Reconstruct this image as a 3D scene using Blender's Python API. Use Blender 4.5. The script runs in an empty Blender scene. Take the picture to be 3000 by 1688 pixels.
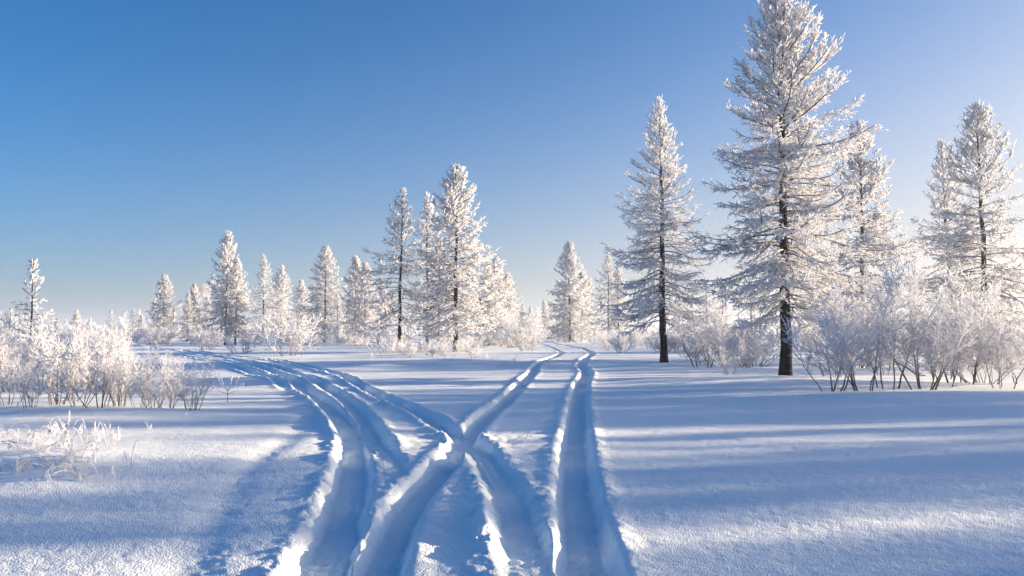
import bpy, math, random
import numpy as np
from mathutils import Vector, Matrix

S = bpy.context.scene
COL = S.collection
R = math.radians

# ------------------------------------------------------------------ camera
FPX = 3000 * 28.0 / 36.0
CAM_H = 1.7
PITCH = math.atan((975 - 844) / FPX)
cam_d = bpy.data.cameras.new('camera')
cam_d.lens = 28.0
cam_d.sensor_width = 36.0
cam_d.clip_start = 0.1
cam_d.clip_end = 20000
cam = bpy.data.objects.new('camera', cam_d)
COL.objects.link(cam)
cam.location = (0, 0, CAM_H)
cam.rotation_euler = (math.pi / 2 + PITCH, 0, 0)
S.camera = cam

# ------------------------------------------------------------------ sky, sun, exposure
SUN_AZ = 78.0      # degrees to the right of the view direction
SUN_EL = 9.0
SUN_STRENGTH = 4.6
SKY_STRENGTH = 0.062
EXPOSURE = 1.78
HAZE = 0.0007
w = bpy.data.worlds.new('World')
S.world = w
w.use_nodes = True
wn = w.node_tree
wn.nodes.clear()
out = wn.nodes.new('ShaderNodeOutputWorld')
bg = wn.nodes.new('ShaderNodeBackground')
sky = wn.nodes.new('ShaderNodeTexSky')
sky.sky_type = 'NISHITA'
sky.sun_disc = False
sky.sun_elevation = R(SUN_EL)
sky.sun_rotation = R(SUN_AZ)
sky.altitude = 0
sky.air_density = 1.0
sky.dust_density = 0.2
sky.ozone_density = 6.0
bg.inputs['Strength'].default_value = SKY_STRENGTH
# clear air from the Sky Texture, whitened by a smooth aureole round the sun and by the ground haze
sd = Vector((math.sin(R(SUN_AZ)) * math.cos(R(SUN_EL)), math.cos(R(SUN_AZ)) * math.cos(R(SUN_EL)), math.sin(R(SUN_EL))))


def wmath(op, a, b=None, clamp=False):
    n = wn.nodes.new('ShaderNodeMath')
    n.operation = op
    n.use_clamp = clamp
    for i, v in enumerate((a, b)):
        if v is None:
            continue
        if isinstance(v, (int, float)):
            n.inputs[i].default_value = v
        else:
            wn.links.new(v, n.inputs[i])
    return n.outputs[0]


wtc = wn.nodes.new('ShaderNodeTexCoord')
wsep = wn.nodes.new('ShaderNodeSeparateXYZ')
wn.links.new(wtc.outputs['Generated'], wsep.inputs[0])
wdot = wn.nodes.new('ShaderNodeVectorMath')
wdot.operation = 'DOT_PRODUCT'
wn.links.new(wtc.outputs['Generated'], wdot.inputs[0])
wdot.inputs[1].default_value = sd
g_ang = wmath('MULTIPLY', wmath('ARCCOSINE', wmath('MINIMUM', wmath('MAXIMUM', wdot.outputs['Value'], -0.99999), 0.99999)), 180 / math.pi)
e_ang = wmath('MULTIPLY', wmath('MAXIMUM', wmath('ARCSINE', wsep.outputs['Z']), 0.0), 180 / math.pi)
e_fall = wmath('EXPONENT', wmath('DIVIDE', e_ang, -6.95))
t1 = wmath('MULTIPLY', wmath('EXPONENT', wmath('DIVIDE', e_ang, -5.0)), 0.92)
t2 = wmath('MULTIPLY', wmath('EXPONENT', wmath('DIVIDE', g_ang, -9.5)), 13.5)
t3 = wmath('MULTIPLY', wmath('MULTIPLY', e_fall, wmath('EXPONENT', wmath('DIVIDE', g_ang, -23.8))), 30.8)
w_f = wmath('SUBTRACT', 1.0, wmath('EXPONENT', wmath('MULTIPLY', wmath('ADD', t2, t3), -1.0)), True)
wtint = wn.nodes.new('ShaderNodeMix')
wtint.data_type = 'RGBA'
wtint.blend_type = 'MULTIPLY'
wtint.inputs[0].default_value = 1.0
wn.links.new(sky.outputs[0], wtint.inputs[6])
wtint.inputs[7].default_value = (0.03, 0.86, 1.0, 1)
wmix = wn.nodes.new('ShaderNodeMix')
wmix.data_type = 'RGBA'
wn.links.new(w_f, wmix.inputs[0])
wbelt = wn.nodes.new('ShaderNodeMix')   # dull mauve belt low over the horizon
wbelt.data_type = 'RGBA'
wn.links.new(t1, wbelt.inputs[0])
wn.links.new(wtint.outputs[2], wbelt.inputs[6])
wbelt.inputs[7].default_value = (0.32 / 0.184, 0.29 / 0.184, 0.36 / 0.184, 1)
wn.links.new(wbelt.outputs[2], wmix.inputs[6])
waur = wn.nodes.new('ShaderNodeVectorMath')   # the aureole keeps brightening towards the sun
waur.operation = 'SCALE'
waur.inputs[0].default_value = (0.67 / 0.184, 0.63 / 0.184, 0.62 / 0.184)
wn.links.new(wmath('ADD', wmath('MULTIPLY', wmath('EXPONENT', wmath('DIVIDE', g_ang, -13.0)), 3.5), 1.0), waur.inputs['Scale'])
wn.links.new(waur.outputs[0], wmix.inputs[7])
wn.links.new(wmix.outputs[2], bg.inputs['Color'])
wn.links.new(bg.outputs[0], out.inputs['Surface'])

sd = Vector((math.sin(R(SUN_AZ)) * math.cos(R(SUN_EL)), math.cos(R(SUN_AZ)) * math.cos(R(SUN_EL)), math.sin(R(SUN_EL))))
sl = bpy.data.lights.new('sun', 'SUN')
sl.energy = SUN_STRENGTH
sl.angle = R(0.5)
sl.color = (1.0, 0.75, 0.50)
so = bpy.data.objects.new('sun', sl)
so.rotation_euler = (-sd).to_track_quat('-Z', 'Y').to_euler()
so.location = (60, 10, 40)
COL.objects.link(so)

S.view_settings.view_transform = 'Standard'
S.view_settings.look = 'None'
S.view_settings.exposure = EXPOSURE
S.view_settings.gamma = 1.0
S.view_settings.use_curve_mapping = False
S.render.engine = 'CYCLES'
S.cycles.max_bounces = 8
S.cycles.diffuse_bounces = 7
S.cycles.transmission_bounces = 6
S.cycles.volume_bounces = 1
S.cycles.use_denoising = True


# ------------------------------------------------------------------ pixel (3000x1688 photo) to ground
def ray(px, py):
    x = (px - 1500) / FPX
    y = (844 - py) / FPX
    return x, math.cos(PITCH) - y * math.sin(PITCH), math.sin(PITCH) + y * math.cos(PITCH)


def gp(px, py):
    x, y, z = ray(px, py)
    t = -CAM_H / z
    return x * t, y * t


def zat(py, Y):
    x, y, z = ray(1500, py)
    return CAM_H + Y * z / y


# ------------------------------------------------------------------ noise in numpy
_tab = np.random.default_rng(5).random(65536)


def vnoise(x, y, seed=0):
    x = np.asarray(x, float)
    y = np.asarray(y, float)
    ix = np.floor(x).astype(np.int64)
    iy = np.floor(y).astype(np.int64)
    fx = x - ix
    fy = y - iy
    fx = fx * fx * (3 - 2 * fx)
    fy = fy * fy * (3 - 2 * fy)

    def h(a, b):
        v = (a * 73856093) ^ (b * 19349663) ^ (seed * 83492791)
        v = (v ^ (v >> 13)) * 1274126177
        return _tab[(v ^ (v >> 16)) & 65535]
    a = h(ix, iy)
    b = h(ix + 1, iy)
    c = h(ix, iy + 1)
    d = h(ix + 1, iy + 1)
    return (a + (b - a) * fx) * (1 - fy) + (c + (d - c) * fx) * fy - 0.5


def fbm(x, y, octs=3, seed=0, gain=0.5):
    r = 0
    a = 1.0
    for k in range(octs):
        r = r + a * vnoise(x * 2 ** k + 17.3 * k, y * 2 ** k - 9.1 * k, seed + k)
        a *= gain
    return r


def sstep(a, b, x):
    t = np.clip((x - a) / (b - a), 0, 1)
    return t * t * (3 - 2 * t)


# ------------------------------------------------------------------ materials
def new_mat(name):
    m = bpy.data.materials.new(name)
    m.use_nodes = True
    nt = m.node_tree
    for n in list(nt.nodes):
        nt.nodes.remove(n)
    o = nt.nodes.new('ShaderNodeOutputMaterial')
    return m, nt, o


def node(nt, typ, **kw):
    n = nt.nodes.new(typ)
    for k, v in kw.items():
        if k.startswith('i_'):
            n.inputs[k[2:].replace('_', ' ')].default_value = v
        else:
            setattr(n, k, v)
    return n


def snow_material():
    m, nt, o = new_mat('snow')
    L = nt.links.new
    geo = node(nt, 'ShaderNodeNewGeometry')
    b = node(nt, 'ShaderNodeBsdfPrincipled')
    b.inputs['Roughness'].default_value = 0.62
    b.inputs['Specular IOR Level'].default_value = 0.25
    n0 = node(nt, 'ShaderNodeTexNoise')
    n0.inputs['Scale'].default_value = 0.9
    n0.inputs['Detail'].default_value = 4
    L(geo.outputs['Position'], n0.inputs['Vector'])
    cr = node(nt, 'ShaderNodeValToRGB')
    cr.color_ramp.elements[0].position = 0.3
    cr.color_ramp.elements[0].color = (0.82, 0.92, 0.98, 1)
    cr.color_ramp.elements[1].position = 0.7
    cr.color_ramp.elements[1].color = (0.86, 0.95, 0.99, 1)
    L(n0.outputs['Fac'], cr.inputs['Fac'])
    L(cr.outputs[0], b.inputs['Base Color'])
    # crystalline crust: two scales of relief
    n1 = node(nt, 'ShaderNodeTexNoise')
    n1.inputs['Scale'].default_value = 26
    n1.inputs['Detail'].default_value = 5
    n1.inputs['Roughness'].default_value = 0.7
    L(geo.outputs['Position'], n1.inputs['Vector'])
    v = node(nt, 'ShaderNodeTexVoronoi')
    v.inputs['Scale'].default_value = 60
    L(geo.outputs['Position'], v.inputs['Vector'])
    mx = node(nt, 'ShaderNodeMath', operation='MULTIPLY_ADD')
    L(v.outputs['Distance'], mx.inputs[0])
    mx.inputs[1].default_value = 0.5
    L(n1.outputs['Fac'], mx.inputs[2])
    bp = node(nt, 'ShaderNodeBump')
    bp.inputs['Strength'].default_value = 0.75
    bp.inputs['Distance'].default_value = 0.022
    L(mx.outputs[0], bp.inputs['Height'])
    L(bp.outputs[0], b.inputs['Normal'])
    L(b.outputs[0], o.inputs['Surface'])
    return m


def frost_material(name='frost', dark=(0.16, 0.13, 0.12, 1)):
    m, nt, o = new_mat(name)
    L = nt.links.new
    at = node(nt, 'ShaderNodeAttribute')
    at.attribute_name = 'frost'
    cr = node(nt, 'ShaderNodeValToRGB')
    e = cr.color_ramp.elements
    e[0].position = 0.0
    e[0].color = dark
    e[1].position = 1.0
    e[1].color = (0.90, 0.92, 0.95, 1)
    k = e.new(0.5)
    k.color = (0.72, 0.72, 0.75, 1)
    L(at.outputs['Fac'], cr.inputs['Fac'])
    b = node(nt, 'ShaderNodeBsdfPrincipled')
    b.inputs['Roughness'].default_value = 0.75
    b.inputs['Specular IOR Level'].default_value = 0.15
    L(cr.outputs[0], b.inputs['Base Color'])
    t = node(nt, 'ShaderNodeBsdfTranslucent')
    L(cr.outputs[0], t.inputs['Color'])
    mx = node(nt, 'ShaderNodeMixShader')
    mx.inputs[0].default_value = 0.5
    L(b.outputs[0], mx.inputs[1])
    L(t.outputs[0], mx.inputs[2])
    L(mx.outputs[0], o.inputs['Surface'])
    return m


def bark_material(name, base, frost_amount):
    """dark bark; rime lies on upward faces and in noisy patches"""
    m, nt, o = new_mat(name)
    L = nt.links.new
    geo = node(nt, 'ShaderNodeNewGeometry')
    tc = node(nt, 'ShaderNodeTexCoord')
    mp = node(nt, 'ShaderNodeMapping')
    mp.inputs['Scale'].default_value = (14, 14, 3.5)
    L(tc.outputs['Object'], mp.inputs['Vector'])
    n1 = node(nt, 'ShaderNodeTexNoise')
    n1.inputs['Scale'].default_value = 1.6
    n1.inputs['Detail'].default_value = 6
    n1.inputs['Roughness'].default_value = 0.7
    L(mp.outputs[0], n1.inputs['Vector'])
    sx = node(nt, 'ShaderNodeSeparateXYZ')
    L(geo.outputs['Normal'], sx.inputs[0])
    ma = node(nt, 'ShaderNodeMath', operation='MULTIPLY_ADD')
    L(sx.outputs['Z'], ma.inputs[0])
    ma.inputs[1].default_value = 0.45
    L(n1.outputs['Fac'], ma.inputs[2])
    cr = node(nt, 'ShaderNodeValToRGB')
    e = cr.color_ramp.elements
    e[0].position = 1.0 - frost_amount - 0.10
    e[0].color = (*base, 1)
    e[1].position = min(1.0, 1.0 - frost_amount + 0.05)
    e[1].color = (0.78, 0.78, 0.82, 1)
    L(ma.outputs[0], cr.inputs['Fac'])
    b = node(nt, 'ShaderNodeBsdfPrincipled')
    b.inputs['Roughness'].default_value = 0.9
    b.inputs['Specular IOR Level'].default_value = 0.1
    L(cr.outputs[0], b.inputs['Base Color'])
    bp = node(nt, 'ShaderNodeBump')
    bp.inputs['Strength'].default_value = 0.8
    bp.inputs['Distance'].default_value = 0.03
    L(n1.outputs['Fac'], bp.inputs['Height'])
    L(bp.outputs[0], b.inputs['Normal'])
    L(b.outputs[0], o.inputs['Surface'])
    return m


def plain(name, col, rough=0.8):
    m, nt, o = new_mat(name)
    b = node(nt, 'ShaderNodeBsdfPrincipled')
    tn = node(nt, 'ShaderNodeTexNoise')
    tn.inputs['Scale'].default_value = 0.7
    hs = node(nt, 'ShaderNodeMix', data_type='RGBA')
    hs.inputs[6].default_value = (*[c * 0.8 for c in col], 1)
    hs.inputs[7].default_value = (*col, 1)
    nt.links.new(tn.outputs['Fac'], hs.inputs[0])
    nt.links.new(hs.outputs[2], b.inputs['Base Color'])
    b.inputs['Roughness'].default_value = rough
    nt.links.new(b.outputs[0], o.inputs['Surface'])
    return m


M_SNOW = snow_material()
M_FROST = frost_material()
M_TRUNK = bark_material('dark_larch_bark', (0.013, 0.011, 0.011), 0.20)
M_LIMB = bark_material('rimed_limb_bark', (0.055, 0.045, 0.042), 0.46)
M_TRUNK_TOP = M_TRUNK

# ------------------------------------------------------------------ the snow field with its tracks
# centre lines in photo pixels (x, y), floor width, wall width, depth, berm height, clumpiness
TRACKS = [
    # name index 0: left curving rut
    dict(p=[(905, 1800), (937, 1688), (958, 1628), (985, 1560), (1010, 1475), (1030, 1400), (1038, 1340), (1034, 1277), (1006, 1231), (954, 1179), (901, 1148), (863, 1123), (814, 1097), (765, 1081), (720, 1066), (665, 1052), (605, 1041), (552, 1032), (500, 1026), (430, 1018)],
         w=0.30, wall=0.12, d=0.115, bl=0.055, br=0.035, c=0.8),
    # 1: diagonal from lower left to upper right
    dict(p=[(1065, 1800), (1098, 1688), (1138, 1587), (1187, 1486), (1248, 1409), (1309, 1352), (1350, 1303), (1390, 1250), (1431, 1210), (1471, 1178), (1505, 1147), (1537, 1116), (1562, 1090), (1568, 1072), (1590, 1058), (1628, 1044), (1644, 1033), (1618, 1020), (1590, 1008), (1560, 1000)],
         w=0.22, wall=0.12, d=0.15, bl=0.04, br=0.02, c=0.8),
    # 2: right rut
    dict(p=[(1745, 1800), (1727, 1688), (1713, 1594), (1697, 1499), (1687, 1428), (1685, 1332), (1689, 1238), (1694, 1166), (1705, 1123), (1718, 1095), (1702, 1071), (1715, 1050), (1733, 1037), (1714, 1024), (1668, 1014), (1625, 1005), (1590, 998)],
         w=0.28, wall=0.12, d=0.155, bl=0.035, br=0.04, c=0.7),
    # 3: from upper left down through the crossing to lower right
    dict(p=[(1590, 1800), (1561, 1688), (1530, 1570), (1506, 1499), (1478, 1428), (1433, 1365), (1395, 1308), (1350, 1276), (1300, 1248), (1245, 1216), (1180, 1187), (1106, 1157), (1040, 1124), (989, 1098), (919, 1081), (866, 1069), (797, 1055), (709, 1045), (622, 1036), (560, 1028), (480, 1021)],
         w=0.26, wall=0.12, d=0.12, bl=0.06, br=0.035, c=1.0),
    # 4, 5: shallow pair between the left ruts
    dict(p=[(1165, 1420), (1120, 1320), (1062, 1222), (1010, 1170), (954, 1136), (884, 1104), (820, 1082), (750, 1066), (680, 1052), (600, 1038)],
         w=0.20, wall=0.14, d=0.10, bl=0.05, br=0.05, c=0.7),
    dict(p=[(860, 1150), (790, 1112), (723, 1090), (640, 1063), (570, 1048), (500, 1038)],
         w=0.22, wall=0.14, d=0.10, bl=0.05, br=0.04, c=0.7),
]


def resample(P, step=0.06):
    P = np.array(P, float)
    n = len(P)
    outp = []
    for i in range(n - 1):
        p0 = P[max(i - 1, 0)]
        p1 = P[i]
        p2 = P[i + 1]
        p3 = P[min(i + 2, n - 1)]
        k = max(2, int(np.linalg.norm(p2 - p1) / max(step, np.linalg.norm(p1) * 0.02)))
        t = np.linspace(0, 1, k, endpoint=False)[:, None]
        outp.append(0.5 * ((2 * p1) + (-p0 + p2) * t + (2 * p0 - 5 * p1 + 4 * p2 - p3) * t ** 2 + (-p0 + 3 * p1 - 3 * p2 + p3) * t ** 3))
    outp.append(P[-1:])
    return np.vstack(outp)


for T in TRACKS:
    T['q'] = resample([gp(*a) for a in T['p']])


def track_dist(q, x, y):
    """signed distance (left negative, seen along q) and arclength"""
    best = np.full(x.shape, 1e9)
    sg = np.zeros(x.shape)
    al = np.zeros(x.shape)
    s0 = 0.0
    for i in range(len(q) - 1):
        a = q[i]
        b = q[i + 1]
        d = b - a
        l2 = float(d @ d)
        ln = math.sqrt(l2)
        pad = 1.6
        sel = np.nonzero((x > min(a[0], b[0]) - pad) & (x < max(a[0], b[0]) + pad) & (y > min(a[1], b[1]) - pad) & (y < max(a[1], b[1]) + pad))[0]
        if len(sel):
            xs = x[sel]
            ys = y[sel]
            t = np.clip(((xs - a[0]) * d[0] + (ys - a[1]) * d[1]) / l2, 0, 1)
            ex = xs - a[0] - t * d[0]
            ey = ys - a[1] - t * d[1]
            dd = np.sqrt(ex * ex + ey * ey)
            m = dd < best[sel]
            si = sel[m]
            best[si] = dd[m]
            sg[si] = np.sign(d[1] * ex[m] - d[0] * ey[m])
            al[si] = s0 + t[m] * ln
        s0 += ln
    return best, sg, al


SHALLOW = [  # old drifted-over dips
    dict(p=[(470, 1800), (520, 1688), (600, 1560), (690, 1410), (770, 1330), (860, 1270), (900, 1220)], w=0.22, d=0.03),
    dict(p=[(860, 1688), (930, 1540), (965, 1430), (970, 1330), (950, 1270), (880, 1210)], w=0.22, d=0.03),
]
for T in SHALLOW:
    T['q'] = resample([gp(*a) for a in T['p']], 0.15)

MOUNDS = [(1100, 1075, 1.7, 2.2, 0.16), (760, 1120, 3.0, 3.0, 0.10), (2250, 1120, 5.0, 2.2, 0.20), (2700, 1165, 6.0, 2.0, 0.14),
          (1950, 1085, 3.2, 2.0, 0.15), (150, 1350, 1.1, 0.9, 0.09), (110, 1240, 1.8, 1.0, 0.10), (330, 1215, 2.4, 1.0, 0.08), (1330, 1060, 7, 4, 0.15), (60, 1420, .8, .5, 0.06)]
MOUNDS = [(*gp(a, b), c, d, e) for a, b, c, d, e in MOUNDS + [(2299, 1106, 0.9, 0.9, 0.10), (1945, 1066, 0.9, 0.9, 0.10), (2299, 1106, 0.33, 0.33, -0.10), (1945, 1066, 0.3, 0.3, -0.09)]]


def base_height(x, y):
    r = np.hypot(x, y)
    h = 0.10 * vnoise(x / 9.0, y / 9.0, 3) * sstep(6, 22, r)
    h = h + 0.45 * vnoise(x / 60.0, y / 60.0, 4) * sstep(60, 200, r)
    h = h + 0.045 * vnoise(x / 2.6, y / 1.6, 6)
    for a, b, c, d, e in MOUNDS:
        h = h + e * np.exp(-((x - a) / c) ** 2 - ((y - b) / d) ** 2)
    return h


def full_height(x, y):
    h = base_height(x, y)
    r = np.hypot(x, y)
    near = 1 - sstep(18, 60, r)
    # wind-packed ripples
    close = 1 - sstep(9, 20, r)
    h = h + near * (0.018 * fbm(x * 1.3, y * 3.2, 3, 11) + 0.005 * fbm(x * 9, y * 13, 2, 15))
    h = h + close * 0.007 * fbm(x * 15 + y * 3, y * 17, 2, 17)
    trough = np.zeros_like(h)
    berm = np.zeros_like(h)
    inside = np.zeros_like(h)
    owner = np.full(h.shape, -1)
    best = np.full(h.shape, 1e9)
    for k, T in enumerate(TRACKS):
        d, sg, al = track_dist(T['q'], x, y)
        wob = 0.05 * vnoise(al * 1.7, al * 0 + k * 3.1, 20) + 0.03 * vnoise(al * 6, al * 0 + k, 21)
        hw = T['w'] / 2 + wob * 0.5
        # crumbled rim
        rough = 0.05 * vnoise(x * 4, y * 4, 30 + k) + 0.022 * vnoise(x * 9, y * 9, 31) + 0.008 * vnoise(x * 21, y * 21, 32)
        dd = d + rough * T['c'] * sstep(hw * 0.5, hw * 1.5, d)
        fade = 1.0
        L = al.max() if al.max() > 0 else 1
        if k in (4, 5):
            fade = sstep(0, 4.5, al)
        dep = T['d'] * (1 + 0.25 * vnoise(al * 0.9, al * 0 + 5.5 * k, 22))
        if k == 3:
            dep = dep * (0.5 + 0.5 * sstep(5.5, 8.0, al))
        t = -dep * (1 - sstep(hw, hw + T['wall'], dd)) * fade
        fl = (0.02 * fbm(x * 6, y * 6, 3, 33) + 0.012 * np.sin(al * 36 + 2.5 * np.cos(d * 14)) * np.clip(vnoise(al * 0.8, al * 0 + k, 35) + 0.5, 0, 1)
              + 0.008 * np.sin((d * sg) * 60) * np.clip(0.2 - vnoise(al * 0.6, al * 0 + k, 36), 0, 1)) * (1 - sstep(hw, hw + 0.08, dd))
        # tread marks pressed across the floor
        trough = np.minimum(trough, t + fl)
        bh = np.where(sg < 0, T['bl'], T['br'])
        if k == 3:
            bh = bh * (1 + 0.15 * (1 - sstep(5.0, 7.0, al)) * (sg < 0))
        amp = 0.45 + 1.5 * np.clip(0.5 + vnoise(al * 1.1, sg + k * 7.7, 24), 0, 1) * np.clip(0.55 + vnoise(al * 4.5, sg * 2 + k * 3.3, 25), 0, 1.2)
        c0 = hw + T['wall'] + 0.05
        prof = np.exp(-((d - c0) / np.where(d < c0, 0.065, 0.12)) ** 2) + 0.22 * np.exp(-((d - c0 - 0.15) / 0.28) ** 2)
        cl = 1 + T['c'] * (1.1 * vnoise(x * 5, y * 5, 40 + k) + 0.9 * vnoise(x * 11, y * 11, 41 + k) + 0.45 * vnoise(x * 24, y * 24, 42 + k))
        berm = np.maximum(berm, bh * np.clip(amp * cl, 0, 1.5) * prof * fade)
        ins = (1 - sstep(hw, hw + T['wall'] * 0.8, dd)) * fade
        inside = np.maximum(inside, ins)
        m = (d < hw + T['wall'] + 0.10) & (d < best)
        owner[m] = k
        best = np.minimum(best, d)
    # lumps thrown up beside the lower right leg of the crossing
    cx, cy = gp(1590, 1560)
    rg = np.exp(-((x - cx) / 0.42) ** 2 - ((y - cy) / 2.2) ** 2)
    cx, cy = gp(1400, 1290)
    rg = rg + 0.8 * np.exp(-((x - cx) / 0.7) ** 2 - ((y - cy) / 1.0) ** 2)
    berm = berm + rg * (0.07 * np.maximum(vnoise(x * 5, y * 5, 50), -0.1) + 0.05 * vnoise(x * 12, y * 12, 51))
    h = h + trough + berm * (1 - 0.85 * inside)
    for T in SHALLOW:
        d, sg, al = track_dist(T['q'], x, y)
        h = h - T['d'] * np.exp(-(d / T['w']) ** 2)
    return h, owner


def gz(x, y):
    return float(base_height(np.array([x]), np.array([y]))[0])


def mesh_np(name, V, F4=None, F3=None, mat=None, attr=None, smooth=False):
    """fast mesh from numpy arrays of quads and triangles"""
    me = bpy.data.meshes.new(name)
    n4 = 0 if F4 is None else len(F4)
    n3 = 0 if F3 is None else len(F3)
    me.vertices.add(len(V))
    me.vertices.foreach_set('co', np.ascontiguousarray(V, dtype=np.float32).ravel())
    loops = []
    starts = []
    c = 0
    if n4:
        loops.append(F4.ravel())
        starts.append(np.arange(n4) * 4)
        c = n4 * 4
    if n3:
        loops.append(F3.ravel())
        starts.append(c + np.arange(n3) * 3)
        c += n3 * 3
    me.loops.add(c)
    me.loops.foreach_set('vertex_index', np.concatenate(loops).astype(np.int32))
    me.polygons.add(n4 + n3)
    me.polygons.foreach_set('loop_start', np.concatenate(starts).astype(np.int32))
    if smooth:
        me.polygons.foreach_set('use_smooth', np.ones(n4 + n3, dtype=bool))
    me.update(calc_edges=True)
    if mat:
        me.materials.append(mat)
    if attr is not None:
        a = me.attributes.new('frost', 'FLOAT', 'POINT')
        a.data.foreach_set('value', np.ascontiguousarray(attr, dtype=np.float32))
    return me


def link(name, me, parent=None):
    o = bpy.data.objects.new(name, me)
    COL.objects.link(o)
    if parent is not None:
        o.parent = parent
    return o


def build_ground():
    dense = np.arange(-38, 38.001, 0.115)
    rest = np.arange(41, 319.1, 3.0)
    th = np.radians(np.concatenate([dense, rest]))
    n = len(th)
    rr = [0.6, 1.2, 1.8, 2.4, 3.0, 3.5]
    r = 4.0
    while r < 9000:
        rr.append(r)
        r *= 1.0048 if r < 28 else (1.009 if r < 150 else 1.07)
    rr = np.array(rr)
    TH, RR = np.meshgrid(th, rr)
    x = (np.sin(TH) * RR).ravel()
    y = (np.cos(TH) * RR).ravel()
    z, owner = full_height(x, y)
    V = np.stack([x, y, z], 1)
    V = np.vstack([V, [[0, 0, gz(0, 0)]]])
    owner = np.append(owner, -1)
    m = len(rr)
    i = np.arange(m - 1)[:, None] * n
    j = np.arange(n)[None, :]
    j2 = (j + 1) % n
    F4 = np.stack([i + j, i + n + j, i + n + j2, i + j2], -1).reshape(-1, 4)[:, ::-1]
    c = len(V) - 1
    F3 = np.stack([np.full(n, c), np.arange(n), (np.arange(n) + 1) % n], 1)[:, ::-1]
    # orientation: make faces point up
    def up(F):
        a, b, d = V[F[0, 0]], V[F[0, 1]], V[F[0, 2]]
        return np.cross(b - a, d - a)[2] > 0
    if not up(F4):
        F4 = F4[:, ::-1]
    if not up(F3):
        F3 = F3[:, ::-1]
    # vertex normals of the whole sheet, so that the seams between field and tracks stay invisible
    N = np.zeros_like(V)
    e1 = V[F4[:, 2]] - V[F4[:, 0]]
    e2 = V[F4[:, 3]] - V[F4[:, 1]]
    fn = np.cross(e1, e2)
    for k in range(4):
        for ax in range(3):
            N[:, ax] += np.bincount(F4[:, k], fn[:, ax], len(V))
    N[c] = (0, 0, 1)
    N /= np.linalg.norm(N, axis=1)[:, None] + 1e-12
    fo = owner[F4].max(1)
    rfar = np.hypot(V[F4[:, 0], 0], V[F4[:, 0], 1])
    fo[rfar > 110] = -1

    def sub(name, F4s, F3s):
        idx = F4s.ravel() if F3s is None else np.concatenate([F4s.ravel(), F3s.ravel()])
        u, inv = np.unique(idx, return_inverse=True)
        G4 = inv[:F4s.size].reshape(-1, 4)
        G3 = None if F3s is None else inv[F4s.size:].reshape(-1, 3)
        me = mesh_np(name, V[u], G4, G3, M_SNOW, smooth=True)
        me.normals_split_custom_set_from_vertices(N[u].tolist())
        o = link(name, me)
        o['kind'] = 'structure'
        return o
    g = sub('snow_ground', F4[fo < 0], F3)
    labs = ['left curving wheel track in the snow', 'diagonal wheel track from the lower left to the road ahead', 'deep straight wheel track right of the crossing',
            'clumpy wheel track running from the far left to the lower right', 'shallow old track between the two left ruts', 'outermost shallow track on the far left']
    for k in range(len(TRACKS)):
        if (fo == k).any():
            o = sub('wheel_track', F4[fo == k], None)
            o['label'] = labs[k]
    return g


build_ground()


# ------------------------------------------------------------------ branches and twigs as thin prisms
def unit(v):
    return v / (np.linalg.norm(v, axis=-1, keepdims=True) + 1e-9)


def prisms(P0, P1, R0, R1, fr0, fr1, sides=3):
    n = len(P0)
    d = unit(P1 - P0)
    ref = np.where(np.abs(d[:, 2:3]) > 0.8, np.array([[1.0, 0.13, 0]]), np.array([[0, 0.1, 1.0]]))
    u = unit(np.cross(d, ref))
    v = np.cross(d, u)
    ang = np.arange(sides) * 2 * math.pi / sides
    ca = np.cos(ang)[None, :, None]
    sa = np.sin(ang)[None, :, None]
    ring = u[:, None, :] * ca + v[:, None, :] * sa
    A = P0[:, None, :] + ring * R0[:, None, None]
    B = P1[:, None, :] + ring * R1[:, None, None]
    V = np.concatenate([A, B], 1).reshape(-1, 3)
    base = (np.arange(n) * 2 * sides)[:, None, None]
    k = np.arange(sides)
    k2 = (k + 1) % sides
    F = np.stack([k, k2, k2 + sides, k + sides], 1)[None] + base
    at = np.concatenate([np.repeat(fr0[:, None], sides, 1), np.repeat(fr1[:, None], sides, 1)], 1).ravel()
    return V, F.reshape(-1, 4), at


def cones(P0, P1, R0, fr):
    n = len(P0)
    d = unit(P1 - P0)
    ref = np.where(np.abs(d[:, 2:3]) > 0.8, np.array([[1.0, 0.13, 0]]), np.array([[0, 0.1, 1.0]]))
    u = unit(np.cross(d, ref))
    v = np.cross(d, u)
    ang = np.arange(3) * 2 * math.pi / 3 + 0.4
    ring = u[:, None, :] * np.cos(ang)[None, :, None] + v[:, None, :] * np.sin(ang)[None, :, None]
    M = P0[:, None, :] + ring * R0[:, None, None]
    V = np.concatenate([M, P1[:, None, :]], 1).reshape(-1, 3)
    b = (np.arange(n) * 4)[:, None, None]
    F = np.array([[0, 1, 3], [1, 2, 3], [2, 0, 3]])[None] + b
    return V, F.reshape(-1, 3), np.repeat(fr, 4)


class Geo:
    def __init__(self):
        self.V = []
        self.F4 = []
        self.F3 = []
        self.A = []
        self.n = 0

    def quads(self, t):
        V, F, a = t
        self.V.append(V)
        self.F4.append(F + self.n)
        self.A.append(a)
        self.n += len(V)

    def tris(self, t):
        V, F, a = t
        self.V.append(V)
        self.F3.append(F + self.n)
        self.A.append(a)
        self.n += len(V)

    def mesh(self, name, mat, smooth=False):
        return mesh_np(name, np.vstack(self.V), np.vstack(self.F4) if self.F4 else None, np.vstack(self.F3) if self.F3 else None, mat, np.concatenate(self.A), smooth)


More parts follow.
